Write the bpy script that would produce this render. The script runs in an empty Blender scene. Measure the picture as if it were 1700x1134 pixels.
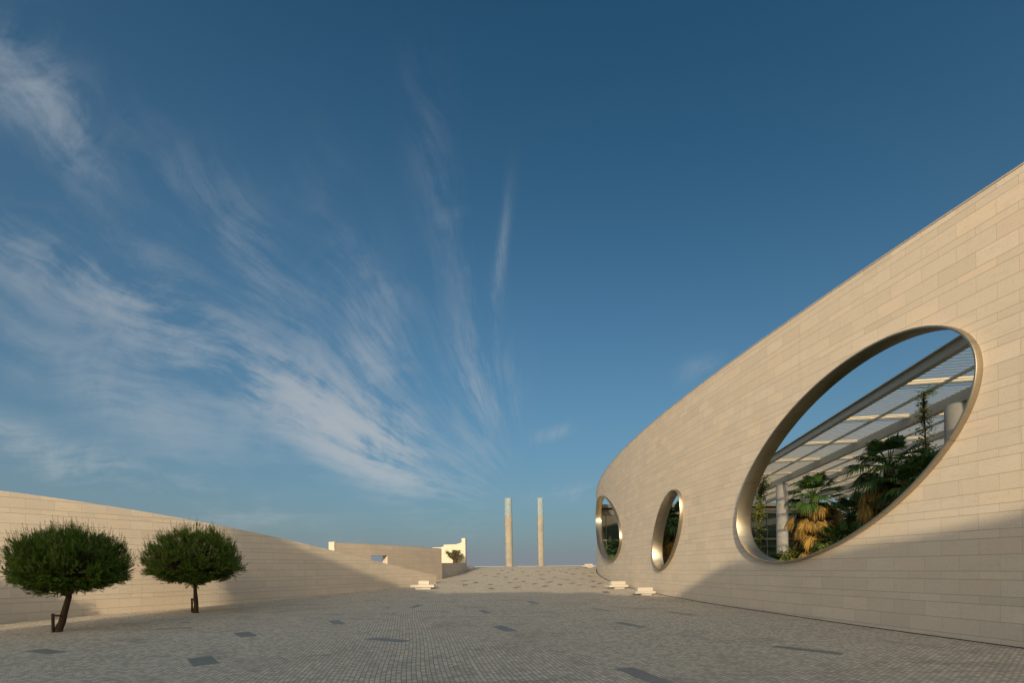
import bpy, bmesh, math, random
import numpy as np
from mathutils import Vector, Matrix, noise
from mathutils.geometry import delaunay_2d_cdt
R = math.radians
scene = bpy.context.scene
col = scene.collection

# ------------------------------------------------------------------ camera
F = 803.0; ROLL = 0.0107; EYE = 2.4; HY = 944.7
cd = bpy.data.cameras.new("camera"); cam = bpy.data.objects.new("camera", cd); col.objects.link(cam)
cam.location = (0, 0, EYE); cam.rotation_euler = (R(90), ROLL, 0)
cd.sensor_width = 36; cd.lens = 17.0; cd.shift_y = 0.2222; cd.clip_end = 20000; cd.clip_start = .1
scene.camera = cam

# ------------------------------------------------------------------ sun and sky
SX, TE = 0.20, 0.27                      # light travels (SX, 1, -TE*len)
L = math.hypot(SX, 1)
ELEV = math.atan(TE)
to_sun = Vector((-SX, -1, TE * L)).normalized()
sd = bpy.data.lights.new("sun", 'SUN'); sun = bpy.data.objects.new("sun", sd); col.objects.link(sun)
sun.rotation_euler = to_sun.to_track_quat('Z', 'Y').to_euler(); sun.location = (0, -20, 40)
sd.energy = 3.75; sd.angle = R(0.6); sd.color = (1.0, 0.80, 0.52)
scene.view_settings.view_transform = 'Standard'; scene.view_settings.look = 'None'
scene.view_settings.exposure = 0.25; scene.view_settings.gamma = 1.0

world = bpy.data.worlds.new("World"); scene.world = world; world.use_nodes = True

class NT:
    """small helper that writes node trees"""
    def __init__(s, tree): s.t = tree; s.n = tree.nodes; s.l = tree.links
    def node(s, kind, **kw):
        n = s.n.new(kind)
        for k, v in kw.items(): setattr(n, k, v)
        return n
    def put(s, sock, v):
        if isinstance(v, bpy.types.NodeSocket): s.l.new(v, sock)
        elif v is not None:
            if sock.type == 'RGBA' and len(v) == 3: v = (*v, 1)
            sock.default_value = v
    def m(s, op, a, b=None, c=None, clamp=False):
        n = s.node('ShaderNodeMath', operation=op, use_clamp=clamp)
        for i, v in enumerate((a, b, c)):
            if v is not None: s.put(n.inputs[i], v)
        return n.outputs[0]
    def mix(s, f, a, b, mode='MIX'):
        n = s.node('ShaderNodeMix', data_type='RGBA', blend_type=mode, clamp_factor=True)
        s.put(n.inputs['Factor'], f); s.put(n.inputs[6], a); s.put(n.inputs[7], b)
        return n.outputs[2]
    def ramp(s, f, stops):
        n = s.node('ShaderNodeValToRGB'); s.put(n.inputs[0], f)
        e = n.color_ramp.elements
        while len(e) < len(stops): e.new(.5)
        for i, (p, c) in enumerate(stops):
            e[i].position = p
            e[i].color = (*c, 1) if isinstance(c, tuple) else (c, c, c, 1)
        return n.outputs[0]
    def noise(s, vec, scale, detail=4, rough=.55, dist=0, w=None):
        n = s.node('ShaderNodeTexNoise')
        if vec is not None: s.put(n.inputs['Vector'], vec)
        n.inputs['Scale'].default_value = scale; n.inputs['Detail'].default_value = detail
        n.inputs['Roughness'].default_value = rough; n.inputs['Distortion'].default_value = dist
        return n.outputs['Fac']
    def xyz(s, x, y, z=0.0):
        n = s.node('ShaderNodeCombineXYZ'); s.put(n.inputs[0], x); s.put(n.inputs[1], y); s.put(n.inputs[2], z)
        return n.outputs[0]
    def smooth(s, v, a, b):
        n = s.node('ShaderNodeMapRange', interpolation_type='SMOOTHSTEP')
        s.put(n.inputs[0], v); n.inputs[1].default_value = a; n.inputs[2].default_value = b
        return n.outputs[0]

def build_world():
    T = NT(world.node_tree); T.n.clear()
    out = T.node('ShaderNodeOutputWorld'); bg = T.node('ShaderNodeBackground')
    T.l.new(bg.outputs[0], out.inputs[0]); bg.inputs[1].default_value = 0.10
    sky = T.node('ShaderNodeTexSky', sky_type='NISHITA', sun_disc=False)
    sky.sun_elevation = ELEV; sky.sun_rotation = math.atan2(to_sun.x, to_sun.y)
    sky.air_density = 1.0; sky.dust_density = 1.4; sky.ozone_density = 2.2; sky.altitude = 0
    tc = T.node('ShaderNodeTexCoord'); sp = T.node('ShaderNodeSeparateXYZ'); T.l.new(tc.outputs['Generated'], sp.inputs[0])
    x, y, z = sp.outputs
    front = T.smooth(y, .02, .15)
    ys = T.m('MAXIMUM', y, .05)
    # direction expressed as tangents about north, in units of a hundredth of a turn-ish (same numbers as photo pixels)
    u = T.m('MULTIPLY_ADD', T.m('DIVIDE', x, ys), F, 850.0)
    v = T.m('MULTIPLY_ADD', T.m('DIVIDE', z, ys), -F, 944.7)
    # wisps fan out from one point low over the sea
    cx, cy = 880., 850.
    du = T.m('SUBTRACT', u, cx); dv = T.m('SUBTRACT', v, cy)
    uv = T.xyz(T.m('MULTIPLY', u, .001), T.m('MULTIPLY', v, .001))
    w1 = T.m('SUBTRACT', T.noise(uv, 2.4, 1, .4), .5)
    w2 = T.m('SUBTRACT', T.noise(uv, 9, 3, .5), .5)
    th = T.m('ARCTAN2', dv, du)
    thw = T.m('ADD', th, T.m('ADD', T.m('MULTIPLY', w1, .30), T.m('MULTIPLY', w2, .05)))
    r = T.m('SQRT', T.m('ADD', T.m('MULTIPLY', du, du), T.m('MULTIPLY', dv, dv)))
    lr = T.m('LOGARITHM', T.m('MAXIMUM', r, 20.0), 2.718)
    s1 = T.noise(T.xyz(T.m('MULTIPLY', thw, 6.0), T.m('MULTIPLY', lr, 1.3)), 1.0, 8, .62)
    s2 = T.noise(T.xyz(T.m('MULTIPLY', thw, 19.0), T.m('MULTIPLY', lr, 2.6), 3.0), 1.0, 7, .65)
    s3 = T.noise(uv, 7.0, 8, .65, .6)
    fil = T.m('ADD', T.m('ADD', T.m('MULTIPLY', s1, .52), T.m('MULTIPLY', s2, .24)), T.m('MULTIPLY', s3, .24))
    filc = T.m('MULTIPLY', T.smooth(fil, .425, .63), 1.45)
    fluff = T.smooth(s3, .34, .72)
    def mask(mx, my, ang, ln, wd, amp, cut=None):
        a = R(ang); c, s = math.cos(a), math.sin(a)
        px = T.m('SUBTRACT', u, float(mx)); py = T.m('SUBTRACT', v, float(my))
        p = T.m('MULTIPLY', T.m('ADD', T.m('MULTIPLY', px, c), T.m('MULTIPLY', py, s)), 1.0 / ln)
        q = T.m('MULTIPLY', T.m('SUBTRACT', T.m('MULTIPLY', py, c), T.m('MULTIPLY', px, s)), 1.0 / wd)
        p = T.m('ADD', p, T.m('MULTIPLY', w1, .9)); q = T.m('ADD', q, T.m('MULTIPLY', w1, 1.4))
        e = T.m('EXPONENT', T.m('MULTIPLY', T.m('ADD', T.m('MULTIPLY', p, p), T.m('MULTIPLY', q, q)), -1.0))
        return T.m('MULTIPLY', e, float(amp))
    def total(ms):
        t = ms[0]
        for k in ms[1:]: t = T.m('ADD', t, k)
        return t
    streaky = total([mask(550, 670, 37, 165, 50, 1.35), mask(340, 560, 31, 220, 62, .72), mask(90, 440, 26, 220, 55, .50),
                     mask(430, 420, 52, 200, 42, .30), mask(190, 640, 24, 200, 60, .32),
                     mask(120, 760, 17, 300, 34, .80), mask(570, 700, 36, 130, 45, .60), mask(200, 560, 28, 330, 150, .12), mask(790, 640, 84, 120, 48, .42), mask(625, 540, 72, 190, 55, .40),
                     mask(750, 330, 78, 190, 40, .18), mask(834, 440, 98, 105, 9, .40), mask(250, 300, 40, 260, 100, .10)])
    soft = total([mask(45, 115, 42, 115, 62, 1.0), mask(120, 220, 70, 100, 38, .65), mask(630, 735, 42, 70, 42, .75),
                  mask(618, 600, 75, 60, 28, .40), mask(925, 722, -15, 26, 10, .55), mask(1150, 617, -25, 34, 16, .42),
                  mask(945, 822, -8, 60, 14, .42), mask(660, 480, 40, 60, 22, .25), mask(540, 690, 33, 110, 40, .35)])
    dens = T.m('ADD', T.m('MULTIPLY', streaky, filc), T.m('MULTIPLY', soft, T.m('MULTIPLY_ADD', filc, .45, T.m('MULTIPLY', fluff, .6))))
    dens = T.m('MULTIPLY', T.m('SUBTRACT', 1.0, T.m('EXPONENT', T.m('MULTIPLY', T.m('MULTIPLY', dens, front), -1.15))), .92)
    base = sky.outputs[0]
    hs = T.node('ShaderNodeHueSaturation'); T.put(hs.inputs['Color'], base)
    hs.inputs['Saturation'].default_value = 1.0; hs.inputs['Value'].default_value = 1.0
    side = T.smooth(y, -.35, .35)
    base = T.mix(1.0, hs.outputs[0], T.mix(side, SKY_WEST_FILL, SKY_TINT), 'MULTIPLY')
    dk = T.smooth(T.m('MULTIPLY_ADD', x, .35, z), .30, .88)
    base = T.mix(T.m('MULTIPLY', dk, side), base, T.mix(1.0, base, (.30, .68, .74), 'MULTIPLY'))
    # low sea haze, greyer toward the horizon
    elev = T.m('MAXIMUM', z, 0.0)
    hz = T.m('EXPONENT', T.m('MULTIPLY', elev, -3.9))
    base = T.mix(T.m('MULTIPLY', hz, 1.0), base, HAZE)
    cl = T.mix(T.m('EXPONENT', T.m('MULTIPLY', elev, -3.0)), CLOUD_HI, CLOUD_LO)
    colr = T.mix(dens, base, cl)
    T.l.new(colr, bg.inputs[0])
SKY_TINT = (.29, .72, .82)
SKY_WEST_FILL = (4.5, 3.5, 2.35)  # sky behind the view, brightened as added fill for the shaded walls
HAZE = (1.88, 2.12, 2.40)
CLOUD_HI = (2.3, 2.8, 3.3)
CLOUD_LO = (4.9, 5.05, 5.1)
build_world()

# ------------------------------------------------------------------ measuring helpers
def ray(px, py):
    dx = (px - 850) / F; dy = (HY - py) / F
    return dx + ROLL * dy, dy - ROLL * dx
_gy = [-60, 14, 20, 24, 29, 35, 39.7, 46.4, 54.3, 67.8, 86, 96, 108, 116, 150, 200]
_gz = [-.5, -.13, -.07, 0, .05, .18, .28, .46, .76, 1.42, 2.42, 2.84, 2.86, 2.5, -7, -12]
_ty = np.linspace(-80, 220, 1201); _tz = np.interp(_ty, _gy, _gz)
_k = np.exp(-np.linspace(-2, 2, 25) ** 2); _k /= _k.sum()
_tz = np.convolve(np.pad(_tz, 12, mode='edge'), _k, mode='valid')
def g(y): return float(np.interp(y, _ty, _tz))
def hit(px, py):                          # where the sight line of a photo point meets the paving
    u, v = ray(px, py); y = 5.0
    while y < 130:
        if EYE + v * y <= g(y): break
        y += .05
    return Vector((u * y, y, g(y)))
def at(px, py, y):                        # the point of that sight line at depth y
    u, v = ray(px, py); return Vector((u * y, y, EYE + v * y))
def WX(y): return 11.24 + .00312 * (y - 50) ** 2     # plan curve of the great wall

# ------------------------------------------------------------------ object helpers
def tag(o, label=None, cat=None, group=None, kind=None):
    if label: o['label'] = label
    if cat: o['category'] = cat
    if group: o['group'] = group
    if kind: o['kind'] = kind
    return o
def empty(name, loc=(0, 0, 0), rz=0, label=None, cat=None, group=None):
    o = bpy.data.objects.new(name, None); col.objects.link(o); o.location = loc; o.rotation_euler = (0, 0, rz)
    o.empty_display_size = .3
    return tag(o, label, cat, group)
class MB:
    def __init__(s): s.bm = bmesh.new(); s.uv = s.bm.loops.layers.uv.new("UVMap")
    def poly(s, pts, uvs=None, mi=0):
        f = s.bm.faces.new([s.bm.verts.new(p) for p in pts]); f.material_index = mi
        if uvs:
            for l, w in zip(f.loops, uvs): l[s.uv].uv = w
        return f
    def box(s, lo, hi, M=None, bev=0):
        cs = [Vector((x, y, z)) for x in (lo[0], hi[0]) for y in (lo[1], hi[1]) for z in (lo[2], hi[2])]
        if M is not None: cs = [M @ c for c in cs]
        v = [s.bm.verts.new(c) for c in cs]
        fs = [(0, 1, 3, 2), (4, 6, 7, 5), (0, 4, 5, 1), (2, 3, 7, 6), (0, 2, 6, 4), (1, 5, 7, 3)]
        ff = [s.bm.faces.new([v[i] for i in q]) for q in fs]
        if bev:
            es = list({e for f in ff for e in f.edges})
            bmesh.ops.bevel(s.bm, geom=es, offset=bev, segments=2, affect='EDGES')
        return ff
    def tube(s, pts, rad, n=8, caps=True):
        pts = [Vector(p) for p in pts]
        if not isinstance(rad, (list, tuple)): rad = [rad] * len(pts)
        rings = []; ref = Vector((.3, .9, .1))
        for i, p in enumerate(pts):
            d = (pts[min(i + 1, len(pts) - 1)] - pts[max(i - 1, 0)]).normalized()
            a = d.cross(ref)
            if a.length < .05: a = d.cross(Vector((1, 0, 0)))
            a.normalize(); b = d.cross(a)
            rings.append([s.bm.verts.new(p + (a * math.cos(t) + b * math.sin(t)) * rad[i]) for t in [2 * math.pi * k / n for k in range(n)]])
        for r0, r1 in zip(rings, rings[1:]):
            for k in range(n): s.bm.faces.new((r0[k], r0[(k + 1) % n], r1[(k + 1) % n], r1[k]))
        if caps:
            s.bm.faces.new(rings[0][::-1]); s.bm.faces.new(rings[-1])
    def build(s, name, mat, parent=None, smooth=False):
        bmesh.ops.recalc_face_normals(s.bm, faces=s.bm.faces[:])
        return s.raw(name, mat, parent, smooth)
    def raw(s, name, mat, parent=None, smooth=False):
        me = bpy.data.meshes.new(name); s.bm.to_mesh(me); s.bm.free()
        for m in (mat if isinstance(mat, (list, tuple)) else [mat]): me.materials.append(m)
        if smooth: me.polygons.foreach_set('use_smooth', [True] * len(me.polygons))
        o = bpy.data.objects.new(name, me); col.objects.link(o)
        if parent: o.parent = parent
        return o

# ------------------------------------------------------------------ materials
def newmat(name):
    m = bpy.data.materials.new(name); m.use_nodes = True
    T = NT(m.node_tree); b = T.n['Principled BSDF']
    return m, T, b
def bump(T, b, h, strength, dist=.01):
    n = T.node('ShaderNodeBump'); n.inputs['Strength'].default_value = strength; n.inputs['Distance'].default_value = dist
    T.put(n.inputs['Height'], h); T.l.new(n.outputs[0], b.inputs['Normal'])

def stone_mat(name, base, BL=1.12, rows=(.52, .27, .52, .52, .27, .52, .27, .40, .52, .52, .27, .52, .52, .27), tone=.5, jw=.011, zoff=0.0):
    m, T, b = newmat(name)
    tc = T.node('ShaderNodeTexCoord'); sp = T.node('ShaderNodeSeparateXYZ'); T.l.new(tc.outputs['UV'], sp.inputs[0])
    s, h = sp.outputs[0], T.m('ADD', sp.outputs[1], zoff + 40.0)
    Pd = sum(rows); k = T.m('FLOOR', T.m('DIVIDE', h, Pd)); hm = T.m('SUBTRACT', h, T.m('MULTIPLY', k, Pd))
    acc = 0; idx = None; dmin = T.m('MINIMUM', hm, T.m('SUBTRACT', Pd, hm))
    for rr in rows[:-1]:
        acc += rr
        gt = T.m('GREATER_THAN', hm, acc); idx = gt if idx is None else T.m('ADD', idx, gt)
        dmin = T.m('MINIMUM', dmin, T.m('ABSOLUTE', T.m('SUBTRACT', hm, acc)))
    row = T.m('ADD', idx, T.m('MULTIPLY', k, float(len(rows))))
    off = T.m('MULTIPLY', T.m('MODULO', T.m('ADD', row, 200.0), 2.0), .5)
    uu = T.m('ADD', T.m('DIVIDE', s, BL), off); bi = T.m('FLOOR', uu); fu = T.m('FRACT', uu)
    du = T.m('MULTIPLY', T.m('MINIMUM', fu, T.m('SUBTRACT', 1.0, fu)), BL)
    jh = T.m('LESS_THAN', dmin, jw); jv = T.m('LESS_THAN', du, jw * .55)
    wn = T.node('ShaderNodeTexWhiteNoise', noise_dimensions='3D'); T.put(wn.inputs[0], T.xyz(bi, row, 3.7))
    r1 = wn.outputs[0]
    wn2 = T.node('ShaderNodeTexWhiteNoise', noise_dimensions='3D'); T.put(wn2.inputs[0], T.xyz(bi, row, 11.1)); r2 = wn2.outputs[0]
    pos = tc.outputs['Object']
    cloud = T.noise(pos, .35, 4, .6); vein = T.noise(T.xyz(T.m('MULTIPLY', s, 1.0), T.m('MULTIPLY', h, 3.0), T.m('MULTIPLY', r1, 30.0)), 1.6, 7, .68, .5)
    speck = T.noise(pos, 22, 4, .75); pit = T.noise(pos, 60, 2, .6)
    # tone of each slab
    c = T.ramp(r1, [(0, tuple(x * .90 for x in base)), (.08, tuple(x * .96 for x in base)), (.6, base), (.93, tuple(min(1, x * 1.05) for x in base)), (1, (base[0] * 1.07, base[1] * 1.03, base[2] * .98))])
    c = T.mix(T.m('MULTIPLY', T.smooth(r2, .86, .95), .30), c, (base[0] * .98, base[1] * .90, base[2] * .80))
    c = T.mix(T.smooth(vein, .48, .85), c, (base[0] * .84, base[1] * .82, base[2] * .80))
    c = T.mix(T.m('MULTIPLY', T.smooth(speck, .52, .70), .50), c, (base[0] * .66, base[1] * .62, base[2] * .58))
    c = T.mix(T.m('MULTIPLY', T.smooth(pit, .66, .74), .35), c, (base[0] * .5, base[1] * .46, base[2] * .42))
    c = T.mix(T.m('MULTIPLY', T.smooth(cloud, .45, .75), .18), c, (base[0] * .74, base[1] * .74, base[2] * .76))
    run = T.noise(T.xyz(T.m('MULTIPLY', s, 2.2), T.m('MULTIPLY', h, .16)), 1.0, 5, .65)
    c = T.mix(T.m('MULTIPLY', T.smooth(run, .56, .74), .20), c, (base[0] * .62, base[1] * .58, base[2] * .54))
    c = T.mix(T.m('MULTIPLY', jv, .42), c, (base[0] * .36, base[1] * .32, base[2] * .28))
    c = T.mix(T.m('MULTIPLY', jh, .55), c, (base[0] * .36, base[1] * .32, base[2] * .28))
    T.l.new(c, b.inputs['Base Color']); b.inputs['Roughness'].default_value = .78; b.inputs['Specular IOR Level'].default_value = .25
    hgt = T.m('SUBTRACT', T.m('MULTIPLY', speck, .25), T.m('MAXIMUM', jh, jv))
    bump(T, b, hgt, .35, .006)
    return m

LIME = (.595, .52, .43)
M_wall = stone_mat('limestone_cladding', LIME)
M_wall2 = stone_mat('limestone_cladding_left', (.575, .505, .42), zoff=.2, jw=.013)
M_far = stone_mat('limestone_cladding_far', (.50, .43, .36), zoff=.1)
M_plain = None
def plain_mat(name, base, rough=.7, scale=8, amt=.15, spec=.3, metal=0.0, bstr=.1):
    m, T, b = newmat(name)
    tc = T.node('ShaderNodeTexCoord'); n1 = T.noise(tc.outputs['Object'], scale, 6, .65); n2 = T.noise(tc.outputs['Object'], scale * .12, 3, .5)
    f = T.m('ADD', T.m('MULTIPLY', n1, .6), T.m('MULTIPLY', n2, .4))
    c = T.ramp(f, [(.3, tuple(x * (1 - amt) for x in base)), (.7, tuple(min(1, x * (1 + amt)) for x in base))])
    T.l.new(c, b.inputs['Base Color']); b.inputs['Roughness'].default_value = rough
    b.inputs['Specular IOR Level'].default_value = spec; b.inputs['Metallic'].default_value = metal
    if bstr: bump(T, b, n1, bstr, .01)
    return m
M_white = plain_mat('white_stone', (.43, .405, .36), .6, 6, .05)
M_render = plain_mat('pale_render', (.54, .48, .40), .8, 3, .05)
M_steel = plain_mat('painted_steel', (.46, .425, .34), .5, 2, .07, .4, 0, 0)
M_slat = plain_mat('slat_aluminium', (.15, .145, .13), .5, 2, .06, .4, 0, 0)
M_cross = plain_mat('cream_painted_steel', (.50, .46, .36), .5, 2, .05, .4, 0, 0)
M_concrete = plain_mat('column_concrete', (.50, .48, .44), .7, 5, .10)
M_bark = plain_mat('pine_bark', (.055, .036, .025), .9, 14, .45, .1, 0, .9)
M_wood = plain_mat('weathered_wood', (.05, .035, .025), .85, 10, .3, .1)
M_slab = plain_mat('dark_stone_slab', (.17, .18, .165), .55, 7, .22, .35)
M_frame = plain_mat('dark_window_frame', (.07, .07, .06), .5, 5, .1, .3, 0, 0)
M_edge = plain_mat('painted_shadow', (.03, .028, .025), .9, 5, .2, .1, 0, 0)

def ring_mat():
    m, T, b = newmat('brushed_steel')
    tc = T.node('ShaderNodeTexCoord'); sp = T.node('ShaderNodeSeparateXYZ'); T.l.new(tc.outputs['UV'], sp.inputs[0])
    br = T.noise(T.xyz(T.m('MULTIPLY', sp.outputs[0], 60.0), T.m('MULTIPLY', sp.outputs[1], 1.2)), 1.0, 4, .6)
    big = T.noise(T.xyz(T.m('MULTIPLY', sp.outputs[0], .7), T.m('MULTIPLY', sp.outputs[1], .7)), 1.0, 3, .5)
    fr = T.m('FRACT', T.m('DIVIDE', sp.outputs[0], 3.2))
    joint = T.m('LESS_THAN', fr, .006)
    c = T.ramp(br, [(.3, (.37, .325, .25)), (.7, (.46, .41, .32))])
    c = T.mix(T.m('MULTIPLY', joint, .8), c, (.10, .09, .07))
    T.l.new(c, b.inputs['Base Color']); b.inputs['Metallic'].default_value = 1.0
    T.l.new(T.m('ADD', T.m('MULTIPLY', br, .14), T.m('MULTIPLY_ADD', big, .14, .26)), b.inputs['Roughness'])
    bump(T, b, br, .05, .004)
    return m
M_ring = ring_mat()

def paving_mat():
    m, T, b = newmat('cobble_paving')
    tc = T.node('ShaderNodeTexCoord'); pos = tc.outputs['Object']
    mp = T.node('ShaderNodeMapping'); T.l.new(pos, mp.inputs[0]); mp.inputs['Rotation'].default_value = (0, 0, R(-102))
    wob = T.node('ShaderNodeTexNoise'); T.l.new(pos, wob.inputs['Vector']); wob.inputs['Scale'].default_value = .09; wob.inputs['Detail'].default_value = 1
    wv = T.node('ShaderNodeVectorMath', operation='MULTIPLY_ADD'); T.l.new(wob.outputs['Color'], wv.inputs[0]); wv.inputs[1].default_value = (.4, .4, 0); T.l.new(mp.outputs[0], wv.inputs[2])
    bt = T.node('ShaderNodeTexBrick'); T.l.new(wv.outputs[0], bt.inputs['Vector'])
    bt.offset = .5; bt.inputs['Scale'].default_value = 1.0; bt.inputs['Brick Width'].default_value = .125; bt.inputs['Row Height'].default_value = .12
    bt.inputs['Mortar Size'].default_value = .011; bt.inputs['Mortar Smooth'].default_value = .35; bt.inputs['Bias'].default_value = 0
    bt.inputs['Color1'].default_value = (.38, .34, .275, 1); bt.inputs['Color2'].default_value = (.66, .59, .475, 1); bt.inputs['Mortar'].default_value = (.17, .155, .13, 1)
    n0 = T.noise(pos, .09, 4, .55); n1 = T.noise(pos, .45, 6, .62, 1.0); n2 = T.noise(pos, 3.0, 6, .7); n3 = T.noise(pos, 30, 3, .6)
    c = bt.outputs['Color']
    c = T.mix(T.m('MULTIPLY', T.smooth(n0, .42, .66), .35), c, (.42, .35, .26), 'MIX')
    c = T.mix(T.m('MULTIPLY', T.smooth(n1, .50, .70), .40), c, (.17, .155, .135))
    c = T.mix(T.m('MULTIPLY', T.smooth(n2, .5, .75), .30), c, (.20, .185, .165))
    c = T.mix(T.m('MULTIPLY', T.smooth(n3, .55, .7), .20), c, (.16, .15, .13))
    # long tyre and drain streaks
    sc = T.node('ShaderNodeMapping'); T.l.new(pos, sc.inputs[0]); sc.inputs['Rotation'].default_value = (0, 0, R(62)); sc.inputs['Scale'].default_value = (.10, .9, 1)
    st = T.noise(sc.outputs[0], 1.0, 5, .6, .8)
    c = T.mix(T.m('MULTIPLY', T.smooth(st, .60, .72), .30), c, (.13, .12, .11))
    T.l.new(c, b.inputs['Base Color']); b.inputs['Roughness'].default_value = .8; b.inputs['Specular IOR Level'].default_value = .25
    hh = T.m('ADD', T.m('MULTIPLY', T.m('SUBTRACT', 1.0, bt.outputs['Fac']), 1.0), T.m('MULTIPLY', n3, .5))
    bump(T, b, hh, .35, .012)
    return m
M_pave = paving_mat()

def leaf_mat(name, c0, c1, c2, rough=.55, trans=.25):
    m, T, b = newmat(name)
    ge = T.node('ShaderNodeNewGeometry'); tc = T.node('ShaderNodeTexCoord')
    n = T.noise(tc.outputs['Object'], 1.4, 3, .5)
    f = T.m('ADD', T.m('MULTIPLY', ge.outputs['Random Per Island'], .6), T.m('MULTIPLY', n, .4))
    c = T.ramp(f, [(.15, c0), (.5, c1), (.85, c2)])
    T.l.new(c, b.inputs['Base Color']); b.inputs['Roughness'].default_value = rough; b.inputs['Specular IOR Level'].default_value = .3
    if trans:
        tr = T.node('ShaderNodeBsdfTranslucent'); T.l.new(c, tr.inputs[0])
        mx = T.node('ShaderNodeMixShader'); mx.inputs[0].default_value = trans
        T.l.new(b.outputs[0], mx.inputs[1]); T.l.new(tr.outputs[0], mx.inputs[2]); T.l.new(mx.outputs[0], T.n['Material Output'].inputs[0])
    return m
M_pine = leaf_mat('pine_needles', (.025, .055, .004), (.06, .125, .008), (.20, .28, .025))
M_palm = leaf_mat('palm_leaf', (.015, .04, .012), (.04, .09, .018), (.09, .15, .03))
M_dead = leaf_mat('dead_palm_leaf', (.05, .035, .014), (.22, .14, .035), (.52, .32, .07), .8, .3)
M_vine = leaf_mat('vine_leaf', (.05, .07, .01), (.12, .15, .02), (.26, .25, .03))
M_olive = leaf_mat('succulent_leaf', (.03, .04, .015), (.06, .075, .025), (.12, .13, .05), .6, .1)
M_shrub = leaf_mat('shrub_leaf', (.03, .06, .01), (.09, .13, .02), (.25, .24, .04))
def glass_mat():
    m, T, b = newmat('dark_glass')
    b.inputs['Base Color'].default_value = (.012, .022, .018, 1); b.inputs['Roughness'].default_value = .05; b.inputs['Specular IOR Level'].default_value = .6
    return m
M_glass = glass_mat()
def sea_mat():
    m, T, b = newmat('river_water'); b.inputs['Base Color'].default_value = (.03, .06, .08, 1); b.inputs['Roughness'].default_value = .15
    tc = T.node('ShaderNodeTexCoord'); n = T.noise(tc.outputs['Object'], .4, 5, .6); bump(T, b, n, .4, .3)
    return m
M_sea = sea_mat()
def pillar_mat():
    m, T, b = newmat('weathered_monolith')
    tc = T.node('ShaderNodeTexCoord'); pos = tc.outputs['Object']; sp = T.node('ShaderNodeSeparateXYZ'); T.l.new(pos, sp.inputs[0])
    n = T.noise(pos, .9, 6, .65); n2 = T.noise(pos, 5, 5, .7)
    zz = T.m('ADD', sp.outputs[2], T.m('MULTIPLY', T.m('SUBTRACT', n, .5), .5))
    fr = T.m('FRACT', T.m('DIVIDE', sp.outputs[2], .42)); band = T.m('LESS_THAN', fr, .09)
    c = T.ramp(n, [(.3, (.18, .168, .145)), (.6, (.26, .243, .208)), (.8, (.32, .30, .26))])
    c = T.mix(T.m('MULTIPLY', T.smooth(n2, .52, .7), .5), c, (.22, .18, .13))
    c = T.mix(T.m('MULTIPLY', band, .35), c, (.22, .19, .14))
    up = T.ramp(n, [(.35, (.16, .22, .255)), (.65, (.225, .29, .32))])
    c = T.mix(T.smooth(zz, 9.9, 10.7), c, up)
    T.l.new(c, b.inputs['Base Color']); b.inputs['Roughness'].default_value = .8
    bump(T, b, n2, .5, .03)
    return m
M_pillar = pillar_mat()

# ------------------------------------------------------------------ ground, river
def ground():
    B = MB(); bm = B.bm
    ys = [-120, -80] + list(np.arange(-60, 156, 1.5)) + [165, 180, 220]
    xs = [-260, -120, -70] + list(np.arange(-50, 60.1, 10)) + [90, 150, 280]
    V = [[bm.verts.new((x, y, g(y))) for x in xs] for y in ys]
    for j in range(len(ys) - 1):
        for i in range(len(xs) - 1): bm.faces.new((V[j][i], V[j][i + 1], V[j + 1][i + 1], V[j + 1][i]))
    o = B.raw('plaza', M_pave, None, True); tag(o, kind='structure')
    B = MB(); S = 9000
    B.poly([(-S, -S, -9), (S, -S, -9), (S, S, -9), (-S, S, -9)])
    o = B.raw('river', M_sea); tag(o, kind='structure')
ground()

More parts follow.
